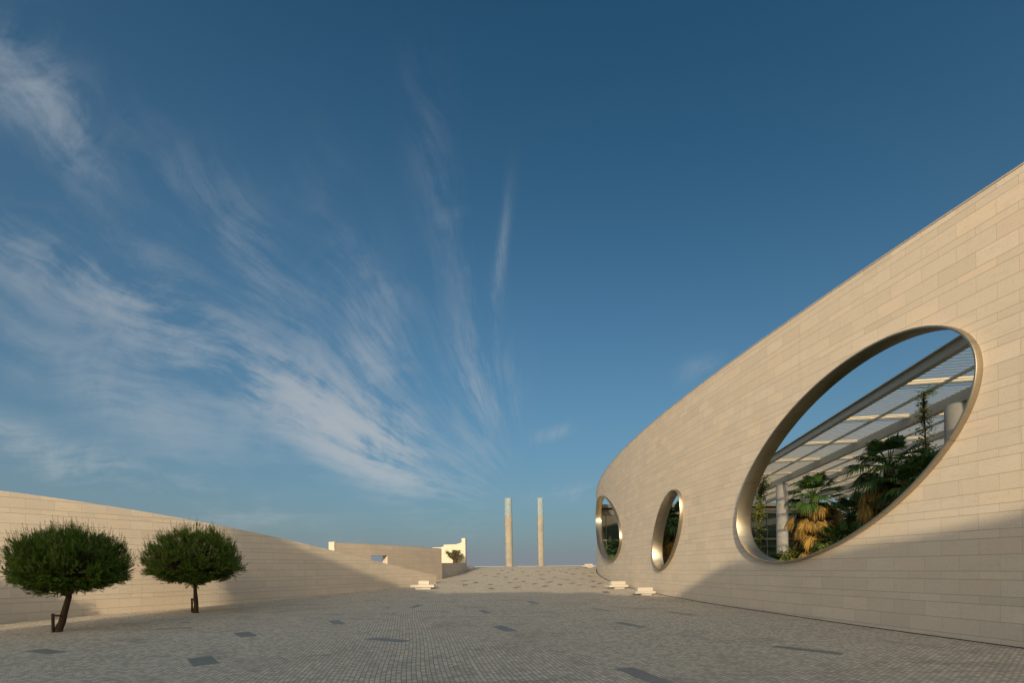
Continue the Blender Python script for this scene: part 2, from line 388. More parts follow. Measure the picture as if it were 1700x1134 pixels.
# ------------------------------------------------------------------ curved walls
def curve_frame(pts):
    pts = [Vector((p[0], p[1])) for p in pts]; S = [0.0]
    for a, b in zip(pts, pts[1:]): S.append(S[-1] + (b - a).length)
    return pts, S
def make_wall(name, plan, zb, zt, thick, side, mat, ds=1.0, holes=(), grid=2.2, parent=None, capmat=None, s0=0.0):
    """thick wall along a plan curve; zb, zt are functions of (s, x, y); side +1 grows the thickness to the left of travel.
       holes: closed outlines in (s, z)."""
    P, S = curve_frame(plan); S = np.array(S); X = np.array([p.x for p in P]); Y = np.array([p.y for p in P])
    def pos(s): return Vector((float(np.interp(s, S, X)), float(np.interp(s, S, Y))))
    def tan(s): return (pos(min(s + .6, S[-1])) - pos(max(s - .6, 0))).normalized()
    def pt(s, z, d):
        p = pos(s); t = tan(s); n = Vector((-t.y, t.x)) * side
        return Vector((p.x + n.x * d, p.y + n.y * d, z))
    n = max(2, int(S[-1] / ds)); ss = [S[-1] * i / n for i in range(n + 1)]
    v2 = []; ed = []
    bot = [(s, zb(s, *pos(s))) for s in ss]; top = [(s, zt(s, *pos(s))) for s in ss]
    loop = bot + top[::-1]
    b0 = 0; v2 += [Vector(p) for p in loop]; ed += [(i, (i + 1) % len(loop)) for i in range(len(loop))]
    def inside(p, poly):
        c = False; j = len(poly) - 1
        for i in range(len(poly)):
            if (poly[i][1] > p[1]) != (poly[j][1] > p[1]) and p[0] < (poly[j][0] - poly[i][0]) * (p[1] - poly[i][1]) / (poly[j][1] - poly[i][1]) + poly[i][0]: c = not c
            j = i
        return c
    for h in holes:
        k = len(v2); v2 += [Vector(p) for p in h]; ed += [(k + i, k + (i + 1) % len(h)) for i in range(len(h))]
    for s in ss[1:-1]:
        zb_, zt_ = zb(s, *pos(s)), zt(s, *pos(s)); m = max(1, int((zt_ - zb_) / grid))
        for q in range(1, m):
            p = (s, zb_ + (zt_ - zb_) * q / m)
            if not any(inside(p, h) or min((p[0] - a[0]) ** 2 + (p[1] - a[1]) ** 2 for a in h) < .09 for h in holes): v2.append(Vector(p))
    vo, eo, fo, *_ = delaunay_2d_cdt(v2, ed, [], 1, 1e-5)
    tris = []
    for f in fo:
        c = sum((vo[i] for i in f), Vector((0, 0))) / len(f)
        if inside(c, loop) and not any(inside(c, h) for h in holes): tris.append(f)
    B = MB(); bm = B.bm
    for d, flip in ((0, False), (thick, True)):
        vs = {}
        for f in tris:
            for i in f:
                if i not in vs: vs[i] = bm.verts.new(pt(vo[i].x, vo[i].y, d))
            q = [vs[i] for i in f]
            face = bm.faces.new(q[::-1] if flip == (side > 0) else q)
            for l, i in zip(face.loops, (f[::-1] if flip == (side > 0) else f)): l[B.uv].uv = (vo[i].x + s0, vo[i].y)
            face.smooth = True
    def strip(a, b, w):
        q = [pt(*a, 0), pt(*b, 0), pt(*b, thick), pt(*a, thick)]
        L_ = math.hypot(a[0] - b[0], a[1] - b[1])
        f = B.poly(q, [(a[0] + s0, 0.2), (b[0] + s0, .2), (b[0] + s0, .2 + w), (a[0] + s0, .2 + w)]); return f
    for i in range(len(top) - 1): strip(top[i], top[i + 1], thick)
    for s, bz, tz in ((ss[0], bot[0][1], top[0][1]), (ss[-1], bot[-1][1], top[-1][1])):
        B.poly([pt(s, bz, 0), pt(s, tz, 0), pt(s, tz, thick), pt(s, bz, thick)], [(.1, bz), (.1, tz), (.1 + thick, tz), (.1 + thick, bz)])
    for h in holes:
        for i in range(len(h)): strip(h[i], h[(i + 1) % len(h)], thick)
    o = B.raw(name, mat, parent)
    o['_'] = 0; del o['_']
    return o, pt

ZTOP = EYE + 11.8
# ---- the great curved wall with its three round openings
ys_plan = list(np.arange(-16, 96, 1.0))
plan = [(WX(y), y) for y in ys_plan]
PX, PS = curve_frame(plan)
def wall_hit(px, py, o_=0.0):
    u, v = ray(px, py); y = 8.0
    while y < 95 and u * y < WX(y) - o_: y += .02
    if y >= 95: y = 73.0
    # refine to the curve and return arc length and height
    s = float(np.interp(y, ys_plan, PS)); return s, EYE + v * y
def big(p): return (1200 + p[0] / 2.578, 520 + p[1] / 2.578)
def small(p): return (960 + p[0] / 5.154, 780 + p[1] / 5.154)
o3 = [(900,66),(960,66),(1040,95),(1085,140),(1115,190),(1124,240),(1118,300),(1100,370),(1070,440),(1020,520),(960,600),(890,680),(800,760),(700,845),(600,920),(500,985),(420,1030),(340,1060),(260,1072),(190,1066),(130,1045),(85,1005),(62,950),(55,890),(65,810),(95,710),(140,620),(200,530),(280,430),(370,330),(460,250),(560,180),(650,125),(750,88),(830,70)]
o2 = [(825,172),(870,195),(900,260),(905,330),(895,430),(870,560),(830,690),(780,790),(735,845),(700,862),(665,840),(640,780),(628,690),(632,600),(650,480),(680,380),(720,290),(770,205)]
o1 = [(210,217),(250,232),(290,290),(330,380),(355,450),(370,540),(362,640),(340,720),(310,785),(280,806),(245,790),(205,720),(170,620),(150,520),(147,430),(150,360),(165,280),(185,235)]
COLLAR = .26
def fit_hole(pts, conv, tilt=True, n=128):
    mxs = sorted(p[0] for p in pts); md = (mxs[0] + mxs[-1]) / 2
    q = np.array([wall_hit(*conv(p), COLLAR * min(1.0, max(0.0, .5 + (md - p[0]) / (mxs[-1] - mxs[0]) * 1.6))) for p in pts]); c = q.mean(0)
    for it in range(3):
        d = q - c; A = np.c_[d[:, 0] ** 2, d[:, 0] * d[:, 1], d[:, 1] ** 2, d[:, 0], d[:, 1]]
        w, *_ = np.linalg.lstsq(A, np.ones(len(d)), rcond=None)
        Mx = np.array([[w[0], w[1] / 2], [w[1] / 2, w[2]]]); off = -.5 * np.linalg.solve(Mx, w[3:5]); c = c + off
    d = q - c; A = np.c_[d[:, 0] ** 2, d[:, 0] * d[:, 1], d[:, 1] ** 2]; w, *_ = np.linalg.lstsq(A, np.ones(len(d)), rcond=None)
    Mx = np.array([[w[0], w[1] / 2], [w[1] / 2, w[2]]]); ev, U = np.linalg.eigh(Mx); ax = 1 / np.sqrt(ev)
    res = np.sqrt(np.einsum('ij,jk,ik->i', d, Mx, d))
    print('hole centre', c, 'axes', ax, 'U', U.tolist(), 'resid', res.min(), res.max())
    return [tuple(c + U @ (ax * np.array([math.cos(t), math.sin(t)]))) for t in [2 * math.pi * k / n for k in range(n)]], c
WALLT = .55
holes = [fit_hole(o3, big), fit_hole(o2, small), fit_hole(o1, small)]
GW = empty('curved_building', (WX(20), 20, g(20)), 0, 'long curved building wall of pale limestone blocks with three steel-rimmed oval openings', 'building')
def off(parent, o):
    o.parent = parent; o.matrix_parent_inverse = Matrix.Translation(-Vector(parent.location)); return o
wall, wpt = make_wall('wall', plan, lambda s, x, y: g(y) - 1.0, lambda s, x, y: ZTOP, WALLT, -1, M_wall, 1.0, [h[0] for h in holes])
off(GW, wall)
# steel rims: outer lip, deep reveal, inner lip
def rim(h, c):
    B = MB(); bm = B.bm; n = len(h); cx_, cy_ = c
    h = np.array(h); nrm = []
    for i in range(n):
        t = h[(i + 1) % n] - h[i - 1]; t = t / np.linalg.norm(t); q = np.array([t[1], -t[0]])
        if np.dot(q, h[i] - c) < 0: q = -q
        nrm.append(q)
    prof = [(.004, .02), (.0, -.02), (-.01, -COLLAR + .015), (-.02, -COLLAR), (-.07, -COLLAR), (-.08, -COLLAR + .015), (-.085, WALLT + .03), (-.07, WALLT + .05), (.06, WALLT + .05), (.06, WALLT)]
    arc = [0.0]
    for i in range(n): arc.append(arc[-1] + float(np.linalg.norm(h[(i + 1) % n] - h[i])))
    for a, b in zip(prof, prof[1:]):
        for i in range(n):
            j = (i + 1) % n
            p = [h[i] + nrm[i] * a[0], h[j] + nrm[j] * a[0], h[j] + nrm[j] * b[0], h[i] + nrm[i] * b[0]]
            f = B.poly([wpt(*p[0], a[1]), wpt(*p[1], a[1]), wpt(*p[2], b[1]), wpt(*p[3], b[1])],
                       [(arc[i], a[1]), (arc[i + 1], a[1]), (arc[i + 1], b[1]), (arc[i], b[1])]); f.smooth = True
    bmesh.ops.remove_doubles(bm, verts=bm.verts[:], dist=.0005)
    o = B.build('steel_rim', M_ring); 
    o.data.set_sharp_from_angle(angle=R(35))
    return off(GW, o)
for (h, c), lb in zip(holes, ('wide steel rim of the large tilted opening', 'steel rim of the middle opening', 'steel rim of the far opening')):
    rim(h, c)['label'] = lb
# coping and dark strip painting a shadow line at the foot
def ribbon(name, f0, mat, parent, w, hgt, zfun, d0, step=1.0):
    B = MB(); s = .05; S1 = PS[-1] - .05; prev = None
    while s < S1 + step:
        ss_ = min(s, S1); y = float(np.interp(ss_, PS, ys_plan)); z = zfun(y)
        cur = [wpt(ss_, z, d0), wpt(ss_, z + hgt, d0), wpt(ss_, z + hgt, d0 + w), wpt(ss_, z, d0 + w)]
        if prev:
            for k in range(4): B.poly([prev[k], prev[(k + 1) % 4], cur[(k + 1) % 4], cur[k]])
        prev = cur; s += step
    bmesh.ops.remove_doubles(B.bm, verts=B.bm.verts[:], dist=.0005)
    return off(parent, B.build(name, mat))
ribbon('coping', 0, M_far, GW, WALLT + .05, .035, lambda y: ZTOP, -.025)
ribbon('painted_shadow_line', 0, M_edge, GW, .16, .022, lambda y: g(y) - .012, -.14)

# ---- left sloping wall
base_px = [(0, 1033.5), (130, 1024), (260, 1014.4), (400, 1002), (521.8, 990.8), (594, 984), (675, 976), (722.5, 969.8)]
top_px = [(0, 815.3), (84, 825.6), (143, 833.9), (215, 844.8), (294.5, 859.5), (377, 876), (450, 891.5), (550, 912.6), (660, 941.2), (723, 955)]
bp = [hit(*p) for p in base_px]
cy_ = [p.y for p in bp]; cxx = [p.x for p in bp]
cf = np.polyfit(cy_, cxx, 3)
y0, y1 = cy_[0], cy_[-1]
sl0 = float(np.polyval(np.polyder(cf), y0 + 1)) 
def LX(y):
    return float(np.polyval(cf, y)) if y >= y0 else float(np.polyval(cf, y0)) + (y - y0) * sl0 - .006 * (y0 - y) ** 2
lys = list(np.arange(-6, y1, 1.0)) + [y1]
lplan = [(LX(y), y) for y in lys]
# top profile: sight lines of the top edge meet the vertical curve surface
def left_top():
    P = []
    for p in top_px:
        u, v = ray(*p); y = 10.0
        while y < y1 + 3 and u * y < LX(min(y, y1)): y += .02
        # travelling outward the sight line starts right of the wall (u*y > LX) near the camera
        ys_ = np.linspace(10, y1, 4000); d = np.array([u * q - LX(q) for q in ys_]); k = np.where(np.diff(np.sign(d)))[0]
        yy = ys_[k[0]] if len(k) else y1
        P.append((yy, EYE + v * yy))
    return P
LT = left_top()
print('left base', [(round(p.x, 1), round(p.y, 1)) for p in bp]); print('left top', [(round(a, 1), round(b, 2)) for a, b in LT])
lt_y = np.array([a for a, b in LT]); lt_z = np.array([b for a, b in LT]); tf = np.polyfit(lt_y, lt_z, 3)
def ltop(s, x, y):
    z = float(np.polyval(tf, max(y, lt_y[0])))
    if y < lt_y[0]: z += (lt_y[0] - y) * .02
    return max(z, g(y) + .3)
# wall body grows away from the plaza: travel is +Y, plaza is to the right, so thickness to the left
lw, _ = make_wall('sloping_wall', lplan, lambda s, x, y: g(y) - 1.0, ltop, .45, 1, M_wall2, 1.0, (), 2.0)
tag(lw, 'long low limestone wall behind the two pines, its top sloping down to a point beside a bench', 'wall')

# ---- far small building behind the ramp
b_px = [(723.5, 964.7), (742, 961), (761, 956.5), (773, 951.8)]
fb = [hit(*p) for p in b_px]; print('far base', [(round(p.x, 1), round(p.y, 1)) for p in fb])
lowtop = 3.3
def smooth_plan(pts, n=40):
    pts = [Vector(p[:2]) for p in pts]; out = []
    for i in range(len(pts) - 1):
        a = pts[max(i - 1, 0)]; b = pts[i]; c = pts[i + 1]; d = pts[min(i + 2, len(pts) - 1)]
        for k in range(n // 4):
            t = k / (n // 4)
            out.append(.5 * ((2 * b) + (c - a) * t + (2 * a - 5 * b + 4 * c - d) * t * t + (3 * b - a - 3 * c + d) * t ** 3))
    out.append(pts[-1]); return out
FB = empty('low_stone_building', (-11, 60, g(60)), 0, 'low curved stone building with a small square opening beyond the sloping wall', 'building')
zt_far = EYE + 2.72
yl = F * 2.72 / (948 - 901.0); p_l = (ray(556, 901)[0] * yl, yl)
p_r = at(733, 911, F * 2.72 / (946 - 911.0)); print('far left', p_l, 'far right', p_r)
fplan = smooth_plan([p_l, (-14.0, 51.6), (-11.4, 56.9), (p_r.x, p_r.y)])
# window outline
def far_hit(px, py):
    u, v = ray(px, py); P, S = curve_frame(fplan); best = None
    for i in range(len(P) - 1):
        a = P[i].x - u * P[i].y; b = P[i + 1].x - u * P[i + 1].y
        if a * b <= 0:
            t = a / (a - b); y = P[i].y + (P[i + 1].y - P[i].y) * t; return S[i] + (S[i + 1] - S[i]) * t, EYE + v * y
w0 = far_hit(616, 922.5); w1 = far_hit(643, 922.5); zt_w = (w0[1] + w1[1]) / 2
win = [(w0[0], zt_w - 1.35), (w1[0], zt_w - 1.35), (w1[0], zt_w), (w0[0], zt_w)]
o, _ = make_wall('wall', fplan, lambda s, x, y: g(y) - 1.0, lambda s, x, y: zt_far, .7, 1, M_far, .8, [win], 1.5); off(FB, o)
B = MB(); pa = Vector(fplan[0]).to_3d(); dr = (Vector(fplan[1]) - Vector(fplan[0])).to_3d().normalized(); nr = Vector((-dr.y, dr.x, 0))
A = pa - dr * .12 - nr * .02
B.box((0, 0, 0), (.12, .78, zt_far + .06 - .2), Matrix.Translation(Vector((A.x, A.y, .2))) @ Matrix(((dr.x, nr.x, 0, 0), (dr.y, nr.y, 0, 0), (0, 0, 1, 0), (0, 0, 0, 1))))
off(FB, B.build('end_panel', M_render))
lplan2 = smooth_plan([(p_r.x + .02, p_r.y + .05), (-9.15, 64.5), (-7.95, 70.5), (-7.55, 77), (-7.9, 84), (-9.6, 90)])
lwz = EYE + (946 - 935.3) / F * 68
o, _ = make_wall('planter_wall', lplan2, lambda s, x, y: g(y) - 1.0, lambda s, x, y: EYE + .12 + .0115 * y, .5, 1, M_far, .8, (), 1.5, s0=14.0); off(FB, o)
B = MB(); pl = [Vector((p[0] - .3, p[1], EYE + .02 + .0115 * p[1])) for p in lplan2]; 
inner = [Vector((-14.5, p.y, p.z)) for p in pl]
for i in range(len(pl) - 1): B.poly([pl[i], pl[i + 1], inner[i + 1], inner[i]])
off(FB, B.build('planter_soil', plain_mat('planter_soil', (.16, .12, .08), .95, 6, .3)))
# white screen wall with its upright fin
sw = empty('white_screen_wall', (-9.5, 80, 3), 0, 'bright white rendered screen wall with a taller fin at its right end, behind the gnarled shrub', 'wall')
B = MB(); YW = 80.0
def wz(px, py): return at(px, py, YW)
pts = [wz(733, 938), wz(733, 908.2), wz(736.5, 908.0), wz(736.5, 904.8), wz(757, 904.2), wz(762, 902.6), wz(767, 900.6), wz(767, 938)]
fr = [B.bm.verts.new(p) for p in pts]; bk = [B.bm.verts.new(p + Vector((0, .5, 0))) for p in pts]
B.bm.faces.new(fr[::-1]); B.bm.faces.new(bk)
for i in range(len(fr)): B.bm.faces.new((fr[i], fr[(i + 1) % len(fr)], bk[(i + 1) % len(fr)], bk[i]))
off(sw, B.build('panel', M_render))
B = MB(); a = wz(767, 938); b_ = wz(772.6, 894.2); B.box((a.x + .003, YW - .25, a.z), (b_.x, YW + 1.6, b_.z)); off(sw, B.build('fin', M_render))
B = MB(); a = wz(718, 940); b_ = wz(733, 909.2); B.box((a.x, YW + .1, a.z), (b_.x - .003, YW + .5, b_.z)); off(sw, B.build('side_panel', M_render))

# little grey box past the planter, pale kerb of the basin along the crest
B = MB(); p = at(779, 941, 88); B.box((p.x - .55, 88, g(88) - .2), (p.x + .75, 89, EYE + .62), None, .02); tag(B.build('low_stone_block', M_far), 'low grey stone block at the end of the curved planter wall', 'block')
B = MB(); B.box((-9.0, 101.5, g(100) - .4), (19, 102.1, EYE + .50), None, .02); tag(B.build('basin_kerb', M_white), 'thin pale kerb running along the top of the ramp behind the pillars', 'kerb')

# ------------------------------------------------------------------ the two monoliths
def pillar(px, y, w, ht, shape, label):
    base = at(px, 941, y); base.z = g(y) - .15
    B = MB(); bm = B.bm; pr = []
    if shape == 'half':               # half-round shaft, curved face to the plaza
        for k in range(25):
            t = math.pi * k / 24; pr.append((-w / 2 * math.cos(t), -w * .42 * math.sin(t)))
        pr += [(w / 2, .12), (-w / 2, .12)]
    else:                              # flat slab face with a narrow turned side
        pr = [(-w / 2, .1), (-w / 2 + .02, -.25)] + [(-w / 2 + .02 + (w * .66) * k / 8, -.25 - .05 * math.sin(math.pi * k / 8)) for k in range(1, 9)] + [(w / 2 - .08, -.1), (w / 2, .35), (w / 2 - .1, .9), (-w / 2, .9)]
    zs = [i * ht / 30 for i in range(31)]; rings = []
    lean = -.0085 * (1 if shape == 'half' else .9)
    for z in zs:
        sc = 1.0
        rings.append([bm.verts.new(((x * sc + lean * z + .012 * noise.noise(Vector((x * 3, y_ * 3, z * 1.3)))), y_ + .015 * noise.noise(Vector((x * 4, z * 2, y_ * 3))), z)) for x, y_ in pr])
    n = len(pr)
    for r0, r1 in zip(rings, rings[1:]):
        for k in range(n): bm.faces.new((r0[k], r0[(k + 1) % n], r1[(k + 1) % n], r1[k]))
    bm.faces.new(rings[-1]); bm.faces.new(rings[0][::-1])
    o = B.build('stone_pillar', M_pillar, None, True); o.data.set_sharp_from_angle(angle=R(40)); o.location = base
    tag(o, label, 'pillar', 'tall monoliths on top of the ramp')
pillar(845.6, 97, 1.50, 13.85, 'half', 'left of two tall weathered pillars, the wider one with a rounded face, bluish at its top')
pillar(898.6, 97, 1.12, 13.85, 'slab', 'right of two tall weathered pillars, the narrower one with a flat face and dark side')

# ------------------------------------------------------------------ benches
def bench(px, py, rz, flip, label, sc=1.0):
    p = hit(px, py); r_ = empty('stone_bench', (p.x, p.y, p.z), rz, label, 'bench', 'white stone benches on the plaza')
    B = MB(); B.box(((-.40 if flip > 0 else -.7) * sc, -.42 * sc, -.08), (.80 * sc, .42 * sc, .17 * sc), None, .015); B.build('plinth', M_white, r_)
    B = MB(); B.box((-1.15 * sc, -.60 * sc, .172 * sc), (1.15 * sc, .60 * sc, .42 * sc), None, .02); B.build('seat', M_white, r_)
    B = MB()
    a, b = (-.62, 1.13) if flip > 0 else (-.42, .62)
    B.box((a * sc, .02 * sc, .422 * sc), (b * sc, .58 * sc, .80 * sc), None, .015); B.build('backrest', M_white, r_)
    return r_
bench(1068, 988.5, R(8), 1, 'nearest white stone bench at the foot of the curved wall', .72)
bench(1023.5, 977.8, R(14), 1, 'white stone bench at the curved wall foot, left of the nearest one', .84)
bench(976.5, 943.2, R(20), 1, 'small distant white bench on the ramp crest close to the curved wall', .86)
bench(702, 978.5, R(4), -1, 'white bench beside the pointed end of the long sloping wall', 1.0)

# ------------------------------------------------------------------ dark slabs let into the paving
M_slab2 = plain_mat('worn_stone_slab', (.15, .135, .11), .7, 7, .25, .2)
def slab_obj(p, q, w, label, group, name='paving_slab'):
    d = (q - p); ln = max(d.length, .25); c = (p + q) / 2; ang = math.atan2(d.y, d.x)
    B = MB(); n = 6; top = []
    c_, s_ = math.cos(ang), math.sin(ang)
    V = []
    for i in range(n + 1):
        row = []
        for t in (-.5, .5):
            lx = (i / n - .5) * ln; ly = t * w; X_ = c.x + lx * c_ - ly * s_; Y_ = c.y + lx * s_ + ly * c_
            row.append(B.bm.verts.new((X_ - c.x, Y_ - c.y, g(Y_) + .006 - g(c.y))))
        V.append(row)
    for i in range(n): B.bm.faces.new((V[i][0], V[i + 1][0], V[i + 1][1], V[i][1]))
    edge = [e for e in B.bm.edges if e.is_boundary]; ex = bmesh.ops.extrude_edge_only(B.bm, edges=edge)
    for v in ex['geom']:
        if isinstance(v, bmesh.types.BMVert): v.co.z -= .03
    o = B.build(name, M_slab if name == 'paving_slab' else M_slab2); o.location = (c.x, c.y, g(c.y)); tag(o, label, 'slab', group)
GS = 'dark stone slabs set flush in the paving'
for (x0, y0_, x1, y1_, w, lb) in [
    (1285, 1074, 1398, 1087, .42, 'long thin dark slab in the paving at right, below the largest opening'),
    (1035, 1110, 1103, 1136, .5, 'dark slab cut by the bottom edge of the view, right of the middle'),
    (1025, 1034, 1070, 1043, .45, 'narrow dark slab in the shaded paving below the nearest bench'),
    (826, 1040, 850, 1049, .5, 'dark slab in the shaded paving straight below the left pillar'),
    (612, 1061, 675, 1066, .5, 'wide dark slab lying across the paving left of the middle'),
    (553, 1031, 564, 1037, .5, 'small dark slab in the paving up and left of the wide one'),
    (400, 1051, 414, 1058, .55, 'dark slab in the paving just right of the second pine'),
    (331, 1093, 343, 1105, .62, 'largest-looking dark slab near the front, below the second pine'),
    (57, 1080, 93, 1085, .5, 'dark slab in the paving in front of the leaning pine'),
    (297, 1035, 316, 1034, .35, 'faint dark slab at the foot of the second pine'),
    (262, 1045, 318, 1043, .25, 'thin faint slab in the paving between the two pines'),
    (683, 1010, 697, 1005, .4, 'slim dark slab in the shade below the left bench'),
    (799, 1014, 811, 1019, .4, 'small dark slab in the shade left of the pillars'),
    (878, 999, 890, 1003, .4, 'small dark slab in the shade right below the left pillar'),
    (985, 1011, 1010, 1015, .3, 'thin slab in the shade between the pillars and the nearest bench'),
    (1107, 1016, 1150, 1022, .28, 'faint thin slab in the paving close to the curved wall')]:
    slab_obj(hit(x0, y0_), hit(x1, y1_), w, lb, GS)
random.seed(5)
ramp_slabs = [(833,948),(851,947),(868,950),(893,949),(911,950),(918,946),(931,949),(940,951),(946,946),(958,945),(970,953),(983,951),(843,951),(899,955),(921,959),(900,962),(952,954),(876,957),(770,965),(772,972),(814,971),(846,968),(799,952),(806,956),(822,958),(856,962),(869,966),(888,970),(942,963),(966,962),(979,957),(985,966),(930,971),(962,972),(858,976),(905,974),(816,978),(986,975),(1006,984),(996,969),(840,959),(912,967),(950,969),(790,968),(828,953)]
for k, (x, y) in enumerate(ramp_slabs):
    p = hit(x, y); a = R(90) + random.uniform(-.45, .25); d = Vector((math.cos(a), math.sin(a), 0)) * random.uniform(1.1, 1.9)
    slab_obj(p - d / 2, p + d / 2, .50, 'one of the many small dark slabs scattered over the sunlit ramp', 'small dark slabs scattered over the ramp', 'ramp_slab')

# ------------------------------------------------------------------ pines
def pine(px, py, lean_px, crown, label, seed, ntuft, stake=True):
    """crown = (centre px x, centre px y, half width px, top px y, bottom px y)"""
    random.seed(seed); base = hit(px, py); Y = base.y
    def loc(x, y, d=0): p = at(x, y, Y); return Vector((p.x - base.x, d, p.z - base.z))
    t = empty('pine_tree', base, 0, label, 'tree')
    cxp, cyp, hw, tp, bt_ = crown
    C = loc(cxp, cyp); W = hw / F * Y; Ht = (cyp - tp) / F * Y; Hb = (bt_ - cyp) / F * Y
    fork = loc(*lean_px)
    r0 = .145
    B = MB(); mid = (fork * .5) + Vector((-.03, .04, 0))
    path = [Vector((0, 0, -.1)), Vector((.0, 0, .08)), fork * .3 + Vector((.02, 0, 0)), mid, fork * .8, fork, fork.lerp(C, .35)]
    B.tube(path, [r0 * 1.35, r0, r0 * .86, r0 * .78, r0 * .70, r0 * .66, r0 * .5], 12)
    for v in B.bm.verts: v.co += v.normal * 0 + Vector((noise.noise(v.co * 5), noise.noise(v.co * 5 + Vector((9, 0, 0))), 0)) * .035
    B.build('trunk', M_bark, t, True)
    # limbs
    B = MB(); ends = []
    for k in range(15):
        a = 2 * math.pi * (k + random.random() * .6) / 15; rr = random.uniform(.5, .88)
        e = C + Vector((math.cos(a) * W * rr, math.sin(a) * W * rr * .95, random.uniform(-.55, .45) * Hb + .15))
        s = fork.lerp(C, random.uniform(0, .3)); m_ = s.lerp(e, .5) + Vector((0, 0, random.uniform(.0, .25)))
        B.tube([s, s.lerp(m_, .5), m_, e], [.095, .07, .05, .02], 6); ends.append((s, m_, e))
    for k in range(6):
        a = random.random() * 6.3; e = C + Vector((math.cos(a) * W * .35, math.sin(a) * W * .35, Ht * .6))
        s = fork.lerp(C, .3); B.tube([s, s.lerp(e, .5) + Vector((.05, 0, 0)), e], [.09, .05, .02], 6)
    limbs = B
    # needle shoots
    BF = MB(); bm = BF.bm; vv = []; ff = []
    def shoot(p, d, ln, nn, nl, wd):
        d = d.normalized(); a = d.orthogonal().normalized(); b = d.cross(a)
        for i in range(nn):
            q = p + d * ln * (i + .5 * random.random()) / nn; th = i * 2.4 + random.random()
            o = (a * math.cos(th) + b * math.sin(th)); nd = (o * random.uniform(.55, 1.0) + d * random.uniform(.5, 1.0)).normalized() * nl * random.uniform(.7, 1.15)
            sd_ = nd.cross(d).normalized() * wd
            k0 = len(vv); vv.extend([q - sd_, q + sd_, q + nd]); ff.append((k0, k0 + 1, k0 + 2))
    cl = []
    tries = 0
    while len(cl) < ntuft and tries < ntuft * 30:
        tries += 1
        a = random.random() * 2 * math.pi; el = math.asin(random.uniform(-1, 1)); rad = random.uniform(.50, 1.0) ** .55
        dx, dy, dz = math.cos(a) * math.cos(el), math.sin(a) * math.cos(el), math.sin(el)
        sh = 1 + .13 * noise.noise(Vector((dx * 2.1 + seed, dy * 2.1, dz * 2.1))) + .10 * noise.noise(Vector((dx * 5, dy * 5 + seed, dz * 5)))
        hgt = Ht if dz > 0 else Hb
        if dz < 0: sh_x = sh * (1 - .10 * (dz * dz)); 
        else: sh_x = sh
        rx = math.sqrt(max(0, dx * dx + dy * dy)); 
        p = C + Vector((dx * W * sh_x * rad, dy * W * sh_x * rad * .95, math.copysign(abs(dz) ** (.85 if dz < 0 else 1.0), dz) * hgt * sh * rad))
        # gaps between limbs
        gap = noise.noise(Vector((p.x * 1.7 + seed * 3, p.y * 1.7, p.z * 3.2)))
        if gap < (-.04 if seed == 3 else -.12) - .2 * (1 - rad): continue
        cl.append((p, Vector((dx, dy, dz)), rad, dz))
    for p, dd, rad, dz in cl:
        up = .95 if dz > -.2 else .35
        d = dd * .75 + Vector((random.gauss(0, .25), random.gauss(0, .25), up + random.gauss(0, .15)))
        if dz < -.35: d = Vector((dd.x, dd.y, random.uniform(-.2, .35)))
        ln = random.uniform(.20, .34); nl = random.uniform(.06, .10)
        if dz > -.1 and rad > .90 and random.random() < .5: ln = random.uniform(.42, .72); d = Vector((dd.x * .22, dd.y * .22, 1)); nl = .07
        shoot(p, d, ln, 34, nl, .008)
        for q in range(2):
            d2 = d + Vector((random.gauss(0, .35), random.gauss(0, .35), random.gauss(0, .2)))
            shoot(p + Vector((random.gauss(0, .09), random.gauss(0, .09), random.gauss(0, .06))), d2, ln * .7, 24, nl, .008)
        if random.random() < .35:
            s, m_, e = min(random.sample(ends, 4), key=lambda q: (q[2] - p).length); k = m_.lerp(e, random.random())
            limbs.tube([k, (k + p) / 2 + Vector((0, 0, -.05)), p], [.022, .014, .007], 4, False)
    limbs.build('limbs', M_bark, t, True)
    me = bpy.data.meshes.new('crown'); me.from_pydata([tuple(v) for v in vv], [], ff); me.materials.append(M_pine)
    BF.bm.free(); o = bpy.data.objects.new('crown', me); col.objects.link(o); o.parent = t
    return base
b1 = pine(97, 1050, (114, 992), (113, 940, 82, 884, 985), 'left pine tree with a wide flat dark crown and a leaning trunk', 3, 3000)
b2 = pine(325, 1018.5, (324, 973), (322, 936, 70, 880, 972), 'second pine tree from the left, narrower and rounder with a straight trunk', 8, 3000)
def pine_copy():
    src = next(o for o in bpy.data.objects if o.name == 'pine_tree')
    c = src.copy(); col.objects.link(c); c.location = (-26.9, 16.8, g(16.8)); c.scale = (.85, .85, .9); c.rotation_euler = (0, 0, 2.1)
    c['label'] = 'pine tree whose broken shadow falls on the lower left of the sloping wall'
    for ch in src.children:
        d = ch.copy(); col.objects.link(d); d.parent = c
pine_copy()
def stake(x0, x1, yt, yb, y, label):
    p = hit(x0, yb); r_ = empty('tree_stake', p, 0, label, 'stake'); w = (x1 - x0) / F * p.y; h = (yb - yt) / F * p.y
    B = MB(); B.tube([(0, 0, -.2), (0, 0, h)], .055, 10); B.build('post', M_wood, r_)
    B = MB(); B.box((-.06, -.03, h - .13), (w, .03, h - .05), None, .008); B.build('crossbar', M_wood, r_)
    return r_
stake(88, 101, 1019.5, 1051, 0, 'dark wooden stake with a crossbar on the left of the leaning pine trunk')
stake(318.8, 326, 994, 1017, 0, 'short dark wooden stake behind the trunk of the second pine')

